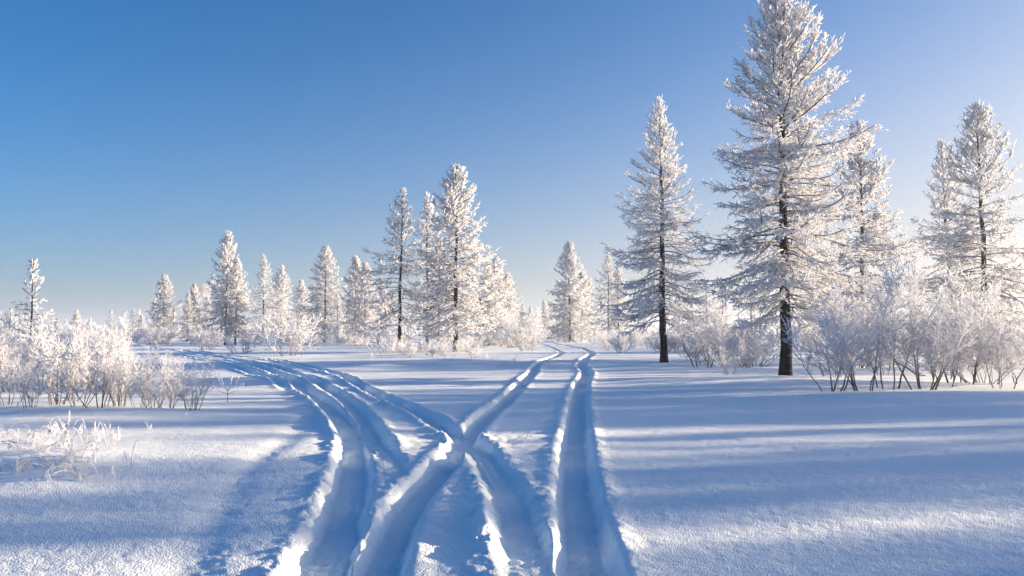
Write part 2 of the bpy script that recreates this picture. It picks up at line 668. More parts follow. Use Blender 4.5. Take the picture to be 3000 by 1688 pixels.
def tube(pts, rad, sides=6, fr=0.0):
    """one smooth tapering tube through points"""
    pts = np.asarray(pts, float)
    n = len(pts)
    d = np.gradient(pts, axis=0)
    d = unit(d)
    ref = np.array([1.0, 0.2, 0]) if abs(d[0][2]) > 0.7 else np.array([0, 0.1, 1.0])
    u = unit(np.cross(d, ref))
    v = np.cross(d, u)
    ang = np.arange(sides) * 2 * math.pi / sides
    V = (pts[:, None, :] + (u[:, None, :] * np.cos(ang)[None, :, None] + v[:, None, :] * np.sin(ang)[None, :, None]) * np.asarray(rad)[:, None, None]).reshape(-1, 3)
    F = []
    i = (np.arange(n - 1) * sides)[:, None]
    k = np.arange(sides)[None]
    k2 = (k + 1) % sides
    F = np.stack([i + k, i + k2, i + k2 + sides, i + k + sides], -1).reshape(-1, 4)
    return V, F, np.full(len(V), fr)


def larch(seed, H, W, nb, u0=0.14, wide=0.36, sp2=0.11, sp3=0.075, tw=0.15, tr=0.013, frost=0.9, split=False,
          lean=0.0, r0=0.17, dense_top=1.0, e_low=-6, e_top=58, gap=0.0, shape=1.0, asym=(0, 0)):
    """returns dict(trunk=mesh, limbs=[meshes], crown=mesh)"""
    g = np.random.default_rng(seed)
    NT = 26
    uu = np.linspace(0, 1, NT)
    tx = np.cumsum(g.normal(0, 0.022, NT)) * (H / 14) + lean * uu * H
    ty = np.cumsum(g.normal(0, 0.022, NT)) * (H / 14)
    tx -= tx[0]
    ty -= ty[0]
    tp = np.stack([tx, ty, uu * H], 1)
    tp[0, 2] = -0.35
    rad = r0 * (1 - uu) ** 0.85 * (1 + 0.35 * np.exp(-uu * 45)) + 0.012
    tg = Geo()
    tg.quads(tube(tp, rad, 9))
    trunk = tg.mesh('trunk', M_TRUNK, True)

    def tpos(u):
        return np.stack([np.interp(u, uu, tp[:, 0]), np.interp(u, uu, tp[:, 1]), u * H], -1)

    # primary branches
    bu = u0 + (0.985 - u0) * ((np.arange(nb) + g.random(nb) * 0.9) / nb) ** 0.92
    if gap > 0:
        keep = g.random(nb) > gap * (1 - bu)
        bu = bu[keep]
    nb = len(bu)
    phi = np.arange(nb) * 2.399 + g.normal(0, 0.5, nb)
    up = np.clip((bu - wide) / (1 - wide), 0, 1)
    dn = np.clip((wide - bu) / max(wide - u0, 0.01), 0, 1)
    prof = np.where(bu > wide, (1 - up) ** (0.85 * shape) * 0.97 + 0.035, 1 - 0.35 * dn ** 1.5)
    Lb = W * prof * (0.62 + 0.5 * g.random(nb))
    Lb *= 1 + asym[0] * np.cos(phi - asym[1])
    K = 9
    s = np.linspace(0, 1, K)
    e0 = np.radians(e_low + (e_top - e_low) * np.clip((bu - 0.25) / 0.75, 0, 1) ** 1.2 + g.normal(0, 6, nb))
    dip = np.radians(np.where(bu < 0.6, -20, -8) * (0.6 + 0.8 * g.random(nb)))
    tip = np.radians(14 + 22 * g.random(nb))
    el = e0[:, None] + dip[:, None] * np.sin(math.pi * np.minimum(s * 1.2, 1))[None] + tip[:, None] * (s ** 2)[None]
    az = phi[:, None] + np.cumsum(g.normal(0, 0.09, (nb, K)), 1)
    D = np.stack([np.cos(el) * np.cos(az), np.cos(el) * np.sin(az), np.sin(el)], -1)
    BP = np.zeros((nb, K, 3))
    BP[:, 0] = tpos(bu)
    step = (Lb / (K - 1))[:, None]
    for k in range(1, K):
        BP[:, k] = BP[:, k - 1] + D[:, k - 1] * step
    limbs = []
    lg = Geo()
    for b in range(nb):
        rb = (0.008 + 0.0085 * Lb[b]) * (1 - 0.8 * s) + 0.003
        if split:
            rb = rb * 1.25
            q = Geo()
            q.quads(tube(BP[b], rb, 5))
            limbs.append((q.mesh('branch', M_LIMB, True), Lb[b]))
        else:
            lg.quads(tube(BP[b], rb, 4))
    if not split:
        limbs = [(lg.mesh('branches', M_LIMB, True), 0)]

    # secondary twigs
    cnt = np.maximum(2, (Lb / sp2 * (0.8 + 0.4 * up * dense_top)).astype(int))
    bi = np.repeat(np.arange(nb), cnt)
    n2 = len(bi)
    s2 = 0.10 + 0.90 * g.random(n2) ** 0.85
    f = s2 * (K - 1)
    i0 = np.minimum(f.astype(int), K - 2)
    fr = (f - i0)[:, None]
    p = BP[bi, i0] * (1 - fr) + BP[bi, i0 + 1] * fr
    t = unit(BP[bi, i0 + 1] - BP[bi, i0])
    side = unit(np.cross(t, np.array([0, 0, 1.0]))) * np.where(g.random(n2) < 0.5, -1, 1)[:, None]
    ubi = bu[bi]
    hang = np.where(ubi < 0.62, -0.30, 0.35)[:, None] + g.normal(0, 0.35, n2)[:, None]
    d2 = unit(t * (0.65 + 0.3 * g.random(n2))[:, None] + side * (0.45 + 0.6 * g.random(n2))[:, None] + np.array([0, 0, 1.0]) * hang + g.normal(0, 0.15, (n2, 3)))
    l2 = (0.16 + 0.30 * Lb[bi] * (1 - 0.82 * s2)) * (0.5 + 0.8 * g.random(n2))
    l2 = np.minimum(l2, 0.95)
    bend = np.where(ubi < 0.6, 0.10, 0.28)[:, None] * np.array([0, 0, 1.0])
    q0 = p
    q1 = p + d2 * (l2 * 0.5)[:, None]
    d2b = unit(d2 + bend + g.normal(0, 0.18, (n2, 3)))
    q2 = q1 + d2b * (l2 * 0.5)[:, None]
    fz = np.clip(frost + 0.25 * vnoise(bi * 1.3, s2 * 4, seed) + g.normal(0, 0.08, n2) - 0.22 * (1 - s2), 0.05, 1)
    fz = np.clip(fz - 0.08 * (ubi < 0.5), 0.1, 1)
    r2 = tr * 0.85 * (0.7 + 0.6 * g.random(n2))
    cg = Geo()
    cg.quads(prisms(q0, q1, r2 * 1.05, r2, np.clip(fz - 0.15, 0, 1), fz))
    cg.quads(prisms(q1, q2, r2, r2 * 0.6, fz, fz))
    # frost spurs: tertiary twigs on secondaries and along branch tips and trunk top
    c3 = np.maximum(2, (l2 / sp3).astype(int))
    si = np.repeat(np.arange(n2), c3)
    n3 = len(si)
    a = 0.08 + 0.92 * g.random(n3)
    h = a[:, None]
    p3 = np.where(h < 0.5, q0[si] + (q1[si] - q0[si]) * h * 2, q1[si] + (q2[si] - q1[si]) * (h - 0.5) * 2)
    rv = g.normal(0, 1, (n3, 3))
    rv = unit(rv)
    low = (ubi[si] < 0.6)
    vert = np.where(low, -0.10, 0.30)[:, None] * np.array([0, 0, 1.0])
    d3 = unit(d2b[si] * 0.75 + rv * 0.75 + vert)
    l3 = tw * (0.45 + 0.9 * g.random(n3))
    r3 = tr * (0.62 + 0.62 * g.random(n3)) * (0.72 + 0.5 * ubi[si])
    f3 = np.clip(fz[si] + 0.10 + g.normal(0, 0.07, n3), 0, 1)
    e3 = p3 + d3 * l3[:, None]
    mid = p3 + d3 * (l3 * 0.45)[:, None]
    if split:
        cg.quads(prisms(p3, mid, r3 * 0.6, r3, f3, f3))
        cg.tris(cones(mid, e3, r3, f3))
    else:
        cg.tris(cones(p3, e3, r3 * 1.25, f3))
    # leader and upper trunk rime
    n4 = int(60 * H / 14)
    u4 = 1 - 0.45 * g.random(n4) ** 1.5
    p4 = tpos(u4)
    a4 = g.random(n4) * 2 * math.pi
    d4 = unit(np.stack([np.cos(a4) * 0.6, np.sin(a4) * 0.6, 0.5 + 0.8 * g.random(n4)], -1))
    l4 = (tw * 1.2 + 0.12) * (0.4 + 0.8 * g.random(n4)) * (0.5 + 0.5 * (1 - u4) / 0.45)
    cg.quads(prisms(p4, p4 + d4 * l4[:, None], np.full(n4, tr * 1.4), np.full(n4, tr * 0.6), np.full(n4, 1.0), np.full(n4, 1.0)))
    if split:
        # twiggy rime tufts on the bare trunk
        n5 = int(130 * H / 14)
        u5 = u0 * 0.7 + 0.6 * g.random(n5)
        p5 = tpos(u5)
        a5 = g.random(n5) * 2 * math.pi
        d5 = unit(np.stack([np.cos(a5), np.sin(a5), g.normal(-0.1, 0.5, n5)], -1))
        l5 = 0.15 + 0.3 * g.random(n5)
        cg.quads(prisms(p5, p5 + d5 * l5[:, None], np.full(n5, tr), np.full(n5, tr * 0.5), np.full(n5, .7), np.full(n5, .95)))
    crown = cg.mesh('crown', M_FROST)
    return dict(trunk=trunk, limbs=limbs, crown=crown, H=H, W=W)


def shrub(seed, H, n_stem, spread, tw=0.10, tr=0.008, sp3=0.06, frost=0.85, curve=0.5, n_sec=11, dark_base=0.35, base_r=0.16, stem_r=0.011):
    g = np.random.default_rng(seed)
    K = 8
    s = np.linspace(0, 1, K)
    phi = np.arange(n_stem) * 2.399 + g.normal(0, 0.4, n_stem)
    tilt = spread * (0.25 + 0.95 * g.random(n_stem) ** 0.8)
    L = H * (0.62 + 0.42 * g.random(n_stem)) / np.cos(tilt * 0.6)
    el = math.pi / 2 - tilt[:, None] * (1 - curve * s[None])
    az = phi[:, None] + np.cumsum(g.normal(0, 0.22, (n_stem, K)), 1)
    el = el + g.normal(0, 0.12, (n_stem, K))
    D = np.stack([np.cos(el) * np.cos(az), np.cos(el) * np.sin(az), np.sin(el)], -1)
    P = np.zeros((n_stem, K, 3))
    rb = base_r * np.sqrt(g.random(n_stem))
    P[:, 0] = np.stack([np.cos(phi) * rb, np.sin(phi) * rb, np.full(n_stem, -0.12)], -1)
    for k in range(1, K):
        P[:, k] = P[:, k - 1] + D[:, k - 1] * (L / (K - 1))[:, None]
    sg = Geo()
    fh = np.clip((s - dark_base * 0.6) / 0.5, 0, 1)
    for i in range(n_stem):
        V, F, a = tube(P[i], stem_r * (0.7 + 0.7 * g.random()) * (H / 2) ** 0.6 * (1 - 0.75 * s) + 0.003, 4)
        a = np.repeat(fh * (0.75 + 0.2 * g.random()), 4)
        sg.quads((V, F, a))
    stems = sg.mesh('stems', M_FROST, True)
    n2 = n_stem * n_sec
    bi = np.repeat(np.arange(n_stem), n_sec)
    s2 = 0.2 + 0.78 * g.random(n2) ** 0.8
    f = s2 * (K - 1)
    i0 = np.minimum(f.astype(int), K - 2)
    fr = (f - i0)[:, None]
    p = P[bi, i0] * (1 - fr) + P[bi, i0 + 1] * fr
    t = unit(P[bi, i0 + 1] - P[bi, i0])
    side = unit(np.cross(t, g.normal(0, 1, (n2, 3))))
    d2 = unit(t * 0.75 + side * (0.55 + 0.7 * g.random(n2))[:, None] + np.array([0, 0, 0.12]))
    l2 = H * (0.10 + 0.26 * (1.05 - s2)) * (0.5 + 0.8 * g.random(n2))
    q1 = p + d2 * (l2 * 0.5)[:, None]
    d2b = unit(d2 + np.array([0, 0, 0.22]) + g.normal(0, 0.25, (n2, 3)))
    q2 = q1 + d2b * (l2 * 0.5)[:, None]
    zf = np.clip((p[:, 2] / H - dark_base * 0.4) / 0.35, 0, 1)
    fz = np.clip(frost * (0.45 + 0.55 * zf) + g.normal(0, 0.08, n2), 0.05, 1)
    cg = Geo()
    r2 = tr * 0.9 * (0.7 + 0.6 * g.random(n2))
    cg.quads(prisms(p, q1, r2, r2, fz * 0.8, fz))
    cg.quads(prisms(q1, q2, r2, r2 * 0.6, fz, fz))
    c3 = np.maximum(2, (l2 / sp3).astype(int))
    si = np.repeat(np.arange(n2), c3)
    n3 = len(si)
    h = (0.1 + 0.9 * g.random(n3))[:, None]
    p3 = np.where(h < 0.5, p[si] + (q1[si] - p[si]) * h * 2, q1[si] + (q2[si] - q1[si]) * (h - 0.5) * 2)
    d3 = unit(d2b[si] * 0.7 + unit(g.normal(0, 1, (n3, 3))) * 0.85 + np.array([0, 0, 0.2]))
    l3 = tw * (0.4 + 1.0 * g.random(n3))
    f3 = np.clip(fz[si] + 0.1, 0, 1)
    cg.quads(prisms(p3, p3 + d3 * l3[:, None], tr * (0.8 + 0.5 * g.random(n3)), np.full(n3, tr * 0.35), f3, f3))
    crown = cg.mesh('twigs', M_FROST)
    zs = np.concatenate(cg.V)[:, 2]
    return dict(stems=stems, twigs=crown, H=float(np.percentile(zs, 99.7)))


def root(name, x, y, label, cat, group=None, rz=0.0, sc=(1, 1, 1), z=None):
    o = bpy.data.objects.new(name, None)
    o.empty_display_size = 0.3
    COL.objects.link(o)
    o.location = (x, y, gz(x, y) if z is None else z)
    o.rotation_euler = (0, 0, rz)
    o.scale = sc
    o['label'] = label
    o['category'] = cat
    if group:
        o['group'] = group
    return o


def put_larch(v, px, pb, pt, label, name='larch_tree', group=None, rz=0.0, wx=1.0, cat='tree'):
    x, y = gp(px, pb)
    z0 = gz(x, y)
    h = zat(pt, y) - z0
    s = h / v['H']
    r = root(name, x, y, label, cat, group, rz, (s * wx, s * wx, s))
    link('trunk', v['trunk'], r)
    for me, _ in v['limbs']:
        link('branch' if len(v['limbs']) > 1 else 'branches', me, r)
    link('crown', v['crown'], r)
    return r


def put_shrub(v, px, pb, pt, label, name='frosted_shrub', group=None, rz=0.0, wx=1.0, cat='shrub'):
    x, y = gp(px, pb)
    z0 = gz(x, y)
    s = (zat(pt, y) - z0) / v['H']
    r = root(name, x, y, label, cat, group, rz, (s * wx, s * wx, s))
    link('stems', v['stems'], r)
    link('twigs', v['twigs'], r)
    return r


# ---- tree kinds
BIG = larch(11, 15.4, 3.95, 235, u0=0.15, wide=0.33, sp2=0.095, sp3=0.075, tw=0.20, tr=0.020, frost=1.06, split=True, r0=0.22, shape=0.72, asym=(0.08, 0.0))
SECOND = larch(23, 14.5, 3.65, 180, u0=0.15, wide=0.24, sp2=0.10, sp3=0.08, tw=0.21, tr=0.020, frost=1.1, split=True, r0=0.19, shape=1.02, asym=(0.08, 3.0))
VA = larch(31, 14.5, 4.0, 175, u0=0.10, wide=0.28, sp2=0.13, sp3=0.12, tw=0.30, tr=0.029, frost=1.0, gap=0.25, shape=0.85)
VB = larch(37, 15.0, 3.8, 200, u0=0.07, wide=0.30, sp2=0.13, sp3=0.12, tw=0.32, tr=0.035, frost=1.08, shape=0.82)
VC = larch(41, 14.5, 4.1, 140, u0=0.12, wide=0.34, sp2=0.14, sp3=0.12, tw=0.30, tr=0.028, frost=1.0, gap=0.35, asym=(0.25, 3.1), shape=1.05, lean=0.02)
VD = larch(43, 14.0, 4.3, 215, u0=0.03, wide=0.20, sp2=0.14, sp3=0.14, tw=0.36, tr=0.042, frost=1.1, shape=0.85)
YOUNG = larch(47, 6.0, 1.3, 80, u0=0.06, wide=0.25, sp2=0.10, sp3=0.08, tw=0.16, tr=0.016, frost=1.1, r0=0.04, e_low=15, e_top=60)
SAPL = larch(53, 4.2, 0.85, 42, u0=0.20, wide=0.40, sp2=0.11, sp3=0.06, tw=0.14, tr=0.022, frost=1.2, r0=0.035, e_low=22, e_top=55)
FAR = larch(59, 14.0, 3.4, 60, u0=0.05, wide=0.25, sp2=0.26, sp3=0.3, tw=0.6, tr=0.075, frost=1.1, shape=0.8)
# ---- the two nearest larches
put_larch(BIG, 2299, 1106, -40, 'tallest larch, white with rime above a black trunk, top cut by the photo edge', wx=1.0)
put_larch(SECOND, 1945, 1066, 288, 'tall pointed rimed larch just left of the tallest one, dark trunk foot bare')
TREES = [
    # px, base, top, variant, rot, width factor, label
    (2530, 1056, 358, VA, 0.3, 1.0, 'rimed larch partly hidden behind the right side of the tallest larch'),
    (2790, 1051, 413, VC, 2.2, 0.9, 'left and shorter larch of the pair near the right edge'),
    (2892, 1063, 305, VA, 4.0, 1.05, 'right and taller larch of the pair near the right edge'),
    (1783, 1006, 740, VC, 1.0, 0.9, 'small rimed larch just behind the left branches of the second tall larch'),
    (1812, 1008, 775, VA, 2.0, 0.8, 'thin larch between the small one and the second tall larch trunk'),
    (1670, 1002, 709, VD, 5.1, 0.88, 'lone broad larch standing just right of where the tracks vanish'),
    (1703, 1000, 785, VD, 1.4, 1.1, 'lower larch grown into the right side of the lone broad larch'),
    (1595, 988, 880, VD, 0.4, 1.0, 'small white larch beyond the road, left of the lone broad larch'),
    (1614, 986, 902, VB, 3.0, 1.1, 'very small larch squeezed between two others beyond the road'),
    (1553, 984, 898, VD, 2.0, 0.8, 'narrow far larch beyond the bushes right of the central group'),
    (1531, 988, 893, VD, 4.4, 0.9, 'far larch at the right foot of the white larch mass'),
    (1455, 1010, 757, VD, 0.0, 0.95, 'dense white larch at the right of the central group'),
    (1486, 1008, 800, VB, 2.5, 1.1, 'shorter dense larch on the outer right of the central group'),
    (1430, 1012, 775, VD, 4.0, 0.9, 'dense larch tucked behind the right branches of the central tallest larch'),
    (1334, 1032, 488, VB, 1.9, 1.12, 'tallest larch of the central group with a black trunk'),
    (1287, 1024, 700, YOUNG, 0.6, 1.0, 'slender young larch in front between the trunks of the central group'),
    (1251, 1021, 569, VC, 4.1, 0.85, 'middle larch of the central group with a thin pointed top'),
    (1169, 1034, 555, VC, 0.2, 0.95, 'left larch of the central group, sparse branches reaching left'),
    (1115, 1002, 813, VA, 1.0, 0.8, 'low larch behind the left branches of the central group'),
    (1038, 1005, 753, VD, 2.1, 0.85, 'left of the two twin white larches left of the central group'),
    (1068, 1007, 769, VB, 5.0, 1.0, 'right of the two twin white larches left of the central group'),
    (950, 1003, 722, VB, 3.3, 1.1, 'tall rimed larch with dark trunk midway between the twins and the left bushes'),
    (986, 1006, 857, YOUNG, 2.0, 1.1, 'thin grey young larch with a bare dark stem beside a taller one'),
    (881, 997, 822, VB, 0.9, 1.05, 'short white larch right behind the round frosted bush'),
    (820, 996, 778, VB, 4.2, 0.95, 'medium white larch just left of the round frosted bush'),
    (771, 1000, 748, VC, 2.9, 0.9, 'larch with dark low branches spreading to its left'),
    (689, 1012, 757, VA, 0.8, 0.95, 'broad larch leaning against the tall double-topped one'),
    (660, 1012, 679, VB, 2.2, 0.85, 'tallest larch of the left half, narrow with a thick white top'),
    (605, 1000, 866, VA, 3.9, 0.8, 'small thin larch left of the tallest larch of the left half'),
    (566, 1000, 833, VD, 1.1, 0.9, 'pointed white larch right of the smoke'),
    (548, 1001, 853, VC, 5.2, 0.8, 'dark trunked small larch in front of the smoke'),
    (477, 1001, 805, VB, 4.8, 1.1, 'leftmost tall larch, just left of the red and white chimney'),
    (412, 990, 922, VD, 2.0, 1.1, 'small round far larch left of the leftmost tall larch'),
    (86, 1070, 762, SAPL, 0.7, 1.0, 'slim sapling with upswept frosted shoots rising above the left thicket'),
    (26, 1020, 902, YOUNG, 1.7, 1.6, 'short frosted young larch behind the thicket at the left edge'),
    (2117, 1045, 814, YOUNG, 3.1, 1.0, 'thin young larch between the two tallest larches'),
    (2072, 1040, 860, YOUNG, 5.1, 1.0, 'smaller thin young larch just left of another between the tallest larches'),
    (2200, 1035, 850, YOUNG, 2.6, 1.6, 'small larch behind the trunk gap left of the tallest larch'),
    (2634, 1000, 828, VA, 2.2, 0.8, 'pale far larch in the sky gap right of the tallest larch'),
    (222, 992, 907, VD, 1.0, 1.0, 'far white larch top poking over the left thicket'),
    (166, 992, 932, VB, 3.0, 1.1, 'low far larch top over the left thicket near the sapling'),
]
for px, pb, pt, v, rz, wx, lab in TREES:
    put_larch(v, px, pb, pt, lab, rz=rz, wx=wx)

# ---- trees outside the frame on the sun's side: they throw the long bands of shade across the snow
rg = random.Random(8)
OFF = []
TAN = math.tan(R(90 - SUN_AZ))
for k in range(25):   # far ones: only their narrow tops reach the field, so their shade falls in streaks
    d = rg.uniform(52, 90)
    yt = 0.5 + 15.0 * (k + rg.random()) / 25
    if 5.9 < yt < 6.7 or 11.0 < yt < 12.0:
        continue
    OFF.append((d, yt + d * TAN))
for d, yt in ((80, 3.0), (70, 9.6), (88, 6.3), (78, 16.2), (84, 17.3), (72, 18.4), (86, 18.9)):
    OFF.append((d, yt + d * TAN))
OFF = [(x, y) for x, y in OFF if x > 0.66 * y + 3.5]
for k, (x, y) in enumerate(OFF):
    v = (VC, VA, VC)[k % 3]
    s = rg.uniform(0.62, 0.90) if y - x * TAN < 15.6 else rg.uniform(0.98, 1.08)
    r = root('larch_tree', x, y, 'rimed larch outside the right edge whose shade bands the snow', 'tree', 'larches beyond the right edge of the photo', rg.uniform(0, 6), (s, s, s))
    link('trunk', v['trunk'], r)
    link('branches', v['limbs'][0][0], r)
    link('crown', v['crown'], r)

# ---- shrubs
SA = shrub(101, 1.8, 9, 0.40, tw=0.09, tr=0.0062, sp3=0.05, n_sec=17, stem_r=0.008, frost=1.0)
SB = shrub(102, 1.8, 6, 0.60, tw=0.10, tr=0.0066, sp3=0.05, n_sec=24, stem_r=0.009, frost=1.0)
SC = shrub(103, 3.8, 6, 0.55, tw=0.15, tr=0.0095, sp3=0.06, n_sec=36, base_r=0.35, stem_r=0.013, frost=1.0, dark_base=0.3)
SD = shrub(104, 3.6, 4, 0.30, tw=0.15, tr=0.0095, sp3=0.055, n_sec=52, base_r=0.5, stem_r=0.012, frost=1.0, dark_base=0.38)
SE = shrub(107, 1.8, 3, 0.35, tw=0.10, tr=0.0068, sp3=0.045, n_sec=42, stem_r=0.009, frost=1.0, dark_base=0.2)
SF = shrub(105, 2.0, 14, 0.75, tw=0.16, tr=0.015, sp3=0.09, n_sec=13, frost=1.1, dark_base=0.1, base_r=0.3)
SG = shrub(106, 1.0, 12, 1.0, tw=0.10, tr=0.009, sp3=0.06, n_sec=8, frost=1.0, dark_base=0.1, base_r=0.3)

SHRUBS = [
    # left thicket, front row
    (20, 1190, 1010, SB, 'frosted shrub at the very left edge of the thicket front'),
    (90, 1196, 1035, SA, 'low shrub in the thicket front directly below the sapling'),
    (165, 1188, 950, SA, 'dense upright shrub with dark foot, first in the thicket right of the sapling'),
    (232, 1192, 975, SB, 'dark stemmed shrub in the thicket front, second right of the sapling'),
    (300, 1196, 935, SB, 'tallest spreading shrub in the middle of the thicket front'),
    (352, 1192, 1000, SA, 'narrow shrub just right of the tallest one in the thicket front'),
    (405, 1196, 1040, SB, 'thin see-through shrub in the right half of the thicket front'),
    (450, 1197, 1030, SA, 'shrub with many thin stems, third from the right end of the thicket front'),
    (500, 1198, 1050, SB, 'small bright tipped shrub, second from the right end of the thicket front'),
    (562, 1206, 1040, SA, 'shrub of bare dark stems at the right end of the thicket front'),
    (666, 1176, 1098, None, 'small bare Y-shaped twig plant standing alone right of the thicket'),
    # bushes by the trees
    (855, 1042, 918, SF, 'round white frosted bush standing in front of the left larches'),
    (607, 1024, 950, SF, 'small white bush below the smoke, left of the tallest left larch'),
    (707, 1036, 968, SG, 'tiny shrub on a dark stem by the far curve of the tracks'),
    (1545, 1027, 930, SF, 'spreading frosted bush right of the central larches by the track'),
    (1515, 1018, 900, SF, 'tall white bush at the right foot of the dense larches'),
    (1822, 1034, 965, SF, 'small fluffy white bush on the open snow left of the second larch'),
    (2052, 1080, 868, SD, 'tall thin stemmed bush with a dark foot right of the second larch'),
    (2138, 1098, 985, SB, 'small fan-shaped bush between the two tallest larches'),
    (2180, 1078, 1000, SF, 'low bushy shrub left of the tallest larch trunk'),
    # right thicket front
    (2440, 1156, 860, SC, 'leaning grey shrub whose stems reach left towards the tallest larch'),
    (2530, 1150, 762, SC, 'largest frosted shrub, crooked dark stem, right of the tallest larch'),
    (2600, 1140, 800, SD, 'upright shrub behind the right side of the largest shrub'),
    (2706, 1142, 788, SC, 'tall shrub with two dark stem feet in the middle of the right thicket'),
    (2760, 1134, 880, SD, 'thin stemmed shrub just left of the tall bright one in the right thicket'),
    (2824, 1126, 747, SD, 'tall bright frosted shrub with an upright stem in the right thicket'),
    (2885, 1126, 930, SF, 'low bushy shrub with a brown foot in the right thicket'),
    (2940, 1136, 885, SD, 'shrub with a single dark stem near the right edge'),
    (2992, 1124, 840, SC, 'shrub cut by the right edge of the photo'),
]


def y_plant(px, pb, pt, label):
    x, y = gp(px, pb)
    h = zat(pt, y) - gz(x, y)
    g = np.random.default_rng(77)
    G = Geo()
    T2 = Geo()
    st = np.array([[0, 0, -.05], [0.01, 0, .3 * h], [0.0, 0.01, .42 * h]])
    G.quads(tube(st, [0.010, .009, .008], 5, 0.05))
    ends = [(-0.34, 0.05, 1.0), (-0.16, -0.1, .93), (0.12, 0.05, 1.02), (0.34, -0.05, .9), (0.42, 0.1, .62), (-0.38, -.1, .60)]
    for ex, ey, ez in ends:
        a = st[2] if ez > .7 else st[1]
        b = np.array([ex * .9, ey, ez * h])
        m = a * .5 + b * .5 + np.array([ex * .12, 0, -.05 * h])
        pts = np.array([a, a * .6 + m * .4, m, m * .5 + b * .5, b])
        V, F, at = tube(pts, [0.007, 0.0065, .006, .005, .003], 4)
        T2.quads((V, F, np.repeat([0.05, .15, .4, .6, .85], 4)))
        for k in range(5):
            s = .45 + .5 * g.random()
            p = m + (b - m) * (s - .4) * 1.6
            d = unit(np.array([ex * .4 + g.normal(0, .3), g.normal(0, .3), 1.0]))
            T2.quads(prisms(p[None], (p + d * .12 * g.uniform(.5, 1.1))[None], np.array([.006]), np.array([.003]), np.array([.6]), np.array([.95])))
    r = root('twig_plant', x, y, label, 'plant')
    link('stem', G.mesh('stem', M_FROST, True), r)
    link('twigs', T2.mesh('twigs', M_FROST), r)


rs = random.Random(4)
for px, pb, pt, v, lab in SHRUBS:
    if v is None:
        y_plant(px, pb, pt, lab)
    else:
        put_shrub(v, px, pb, pt, lab, rz=rs.uniform(0, 6.28), wx=rs.uniform(0.9, 1.15))


def fill(n, x0, x1, y0, y1, hm, variants, lab, group, seed, wx=(0.9, 1.3), ok=None):
    """n shrubs between photo columns x0..x1 and base rows y0..y1, hm = height range in metres"""
    r_ = random.Random(seed)
    k = 0
    tries = 0
    placed = []
    while k < n and tries < n * 40:
        tries += 1
        px = r_.uniform(x0, x1)
        pb = 975 + (y0 - 975) * ((y1 - 975) / (y0 - 975)) ** r_.random()
        if ok and not ok(px, pb):
            continue
        x, y = gp(px, pb)
        if any((x - a) ** 2 + (y - b) ** 2 < 0.45 ** 2 for a, b in placed):
            continue
        placed.append((x, y))
        v = r_.choice(variants)
        s = r_.uniform(*hm) / v['H']
        f = r_.uniform(*wx)
        q = root('frosted_shrub', x, y, lab, 'shrub', group, r_.uniform(0, 6.28), (s * f, s * f, s))
        link('stems', v['stems'], q)
        link('twigs', v['twigs'], q)
        k += 1


fill(42, -60, 430, 1180, 1025, (0.9, 2.3), [SA, SB, SE, SB], 'frosted shrub inside the dense thicket behind its front row at left', 'shrubs of the left thicket', 1,
     ok=lambda px, pb: px < 330 + (pb - 1025) * 0.9)
fill(26, -40, 480, 1022, 1004, (1.2, 3.0), [SF, SE], 'pale frosted bush in the hazy rows beyond the left thicket', 'bushes beyond the left thicket', 2)
fill(46, 440, 1140, 1016, 998, (1.2, 3.4), [SF, SG, SE], 'white bush at the feet of the left larches', 'bushes under the left larches', 3, ok=lambda px, pb: pb < 1012 or px > 880)
fill(22, 1130, 1400, 1052, 1018, (0.7, 1.5), [SG, SF], 'low fluffy bush around the trunks of the central larches', 'bushes round the central larches', 4)
fill(26, 1380, 1560, 1020, 1000, (1.5, 3.0), [SF], 'white bush at the foot of the dense larches', 'bushes right of the central larches', 5)
fill(40, 1735, 2300, 1036, 1004, (1.3, 2.7), [SF, SB], 'pale bush in the band behind the second tall larch', 'bushes behind the second larch', 6)
fill(12, 1990, 2260, 1075, 1045, (1.0, 2.8), [SF, SD, SB], 'bush between the trunks of the two tallest larches', 'bushes between the tallest larches', 7)
fill(21, 2420, 3080, 1125, 1045, (1.6, 4.2), [SC, SD, SD, SE], 'frosted shrub deep in the right thicket', 'shrubs of the right thicket', 8)
fill(26, 2330, 3080, 1040, 1004, (1.8, 4.2), [SF, SD], 'pale bush beyond the right thicket', 'bushes beyond the right thicket', 9)
fill(26, 1540, 1720, 999, 988, (2.0, 3.5), [SF], 'white bush beyond the end of the tracks', 'bushes at the end of the road', 10, ok=lambda px, pb: px < 1575 or px > 1690 or pb < 993)

# ---- far trees along the horizon
rf = random.Random(12)
farm = FAR
for k in range(190):
    px = rf.uniform(-100, 1760) if k < 145 else rf.uniform(1760, 3100)
    pb = rf.uniform(979.5, 986)
    x, y = gp(px, pb)
    s = rf.uniform(0.4, 0.95)
    if rf.random() < 0.12:
        s *= 1.5
    q = root('far_larch', x, y, 'tiny pale larch in the far treeline', 'tree', 'far treeline', rf.uniform(0, 6), (s * 1.2, s * 1.2, s))
    link('trunk', farm['trunk'], q)
    link('crown', farm['crown'], q)

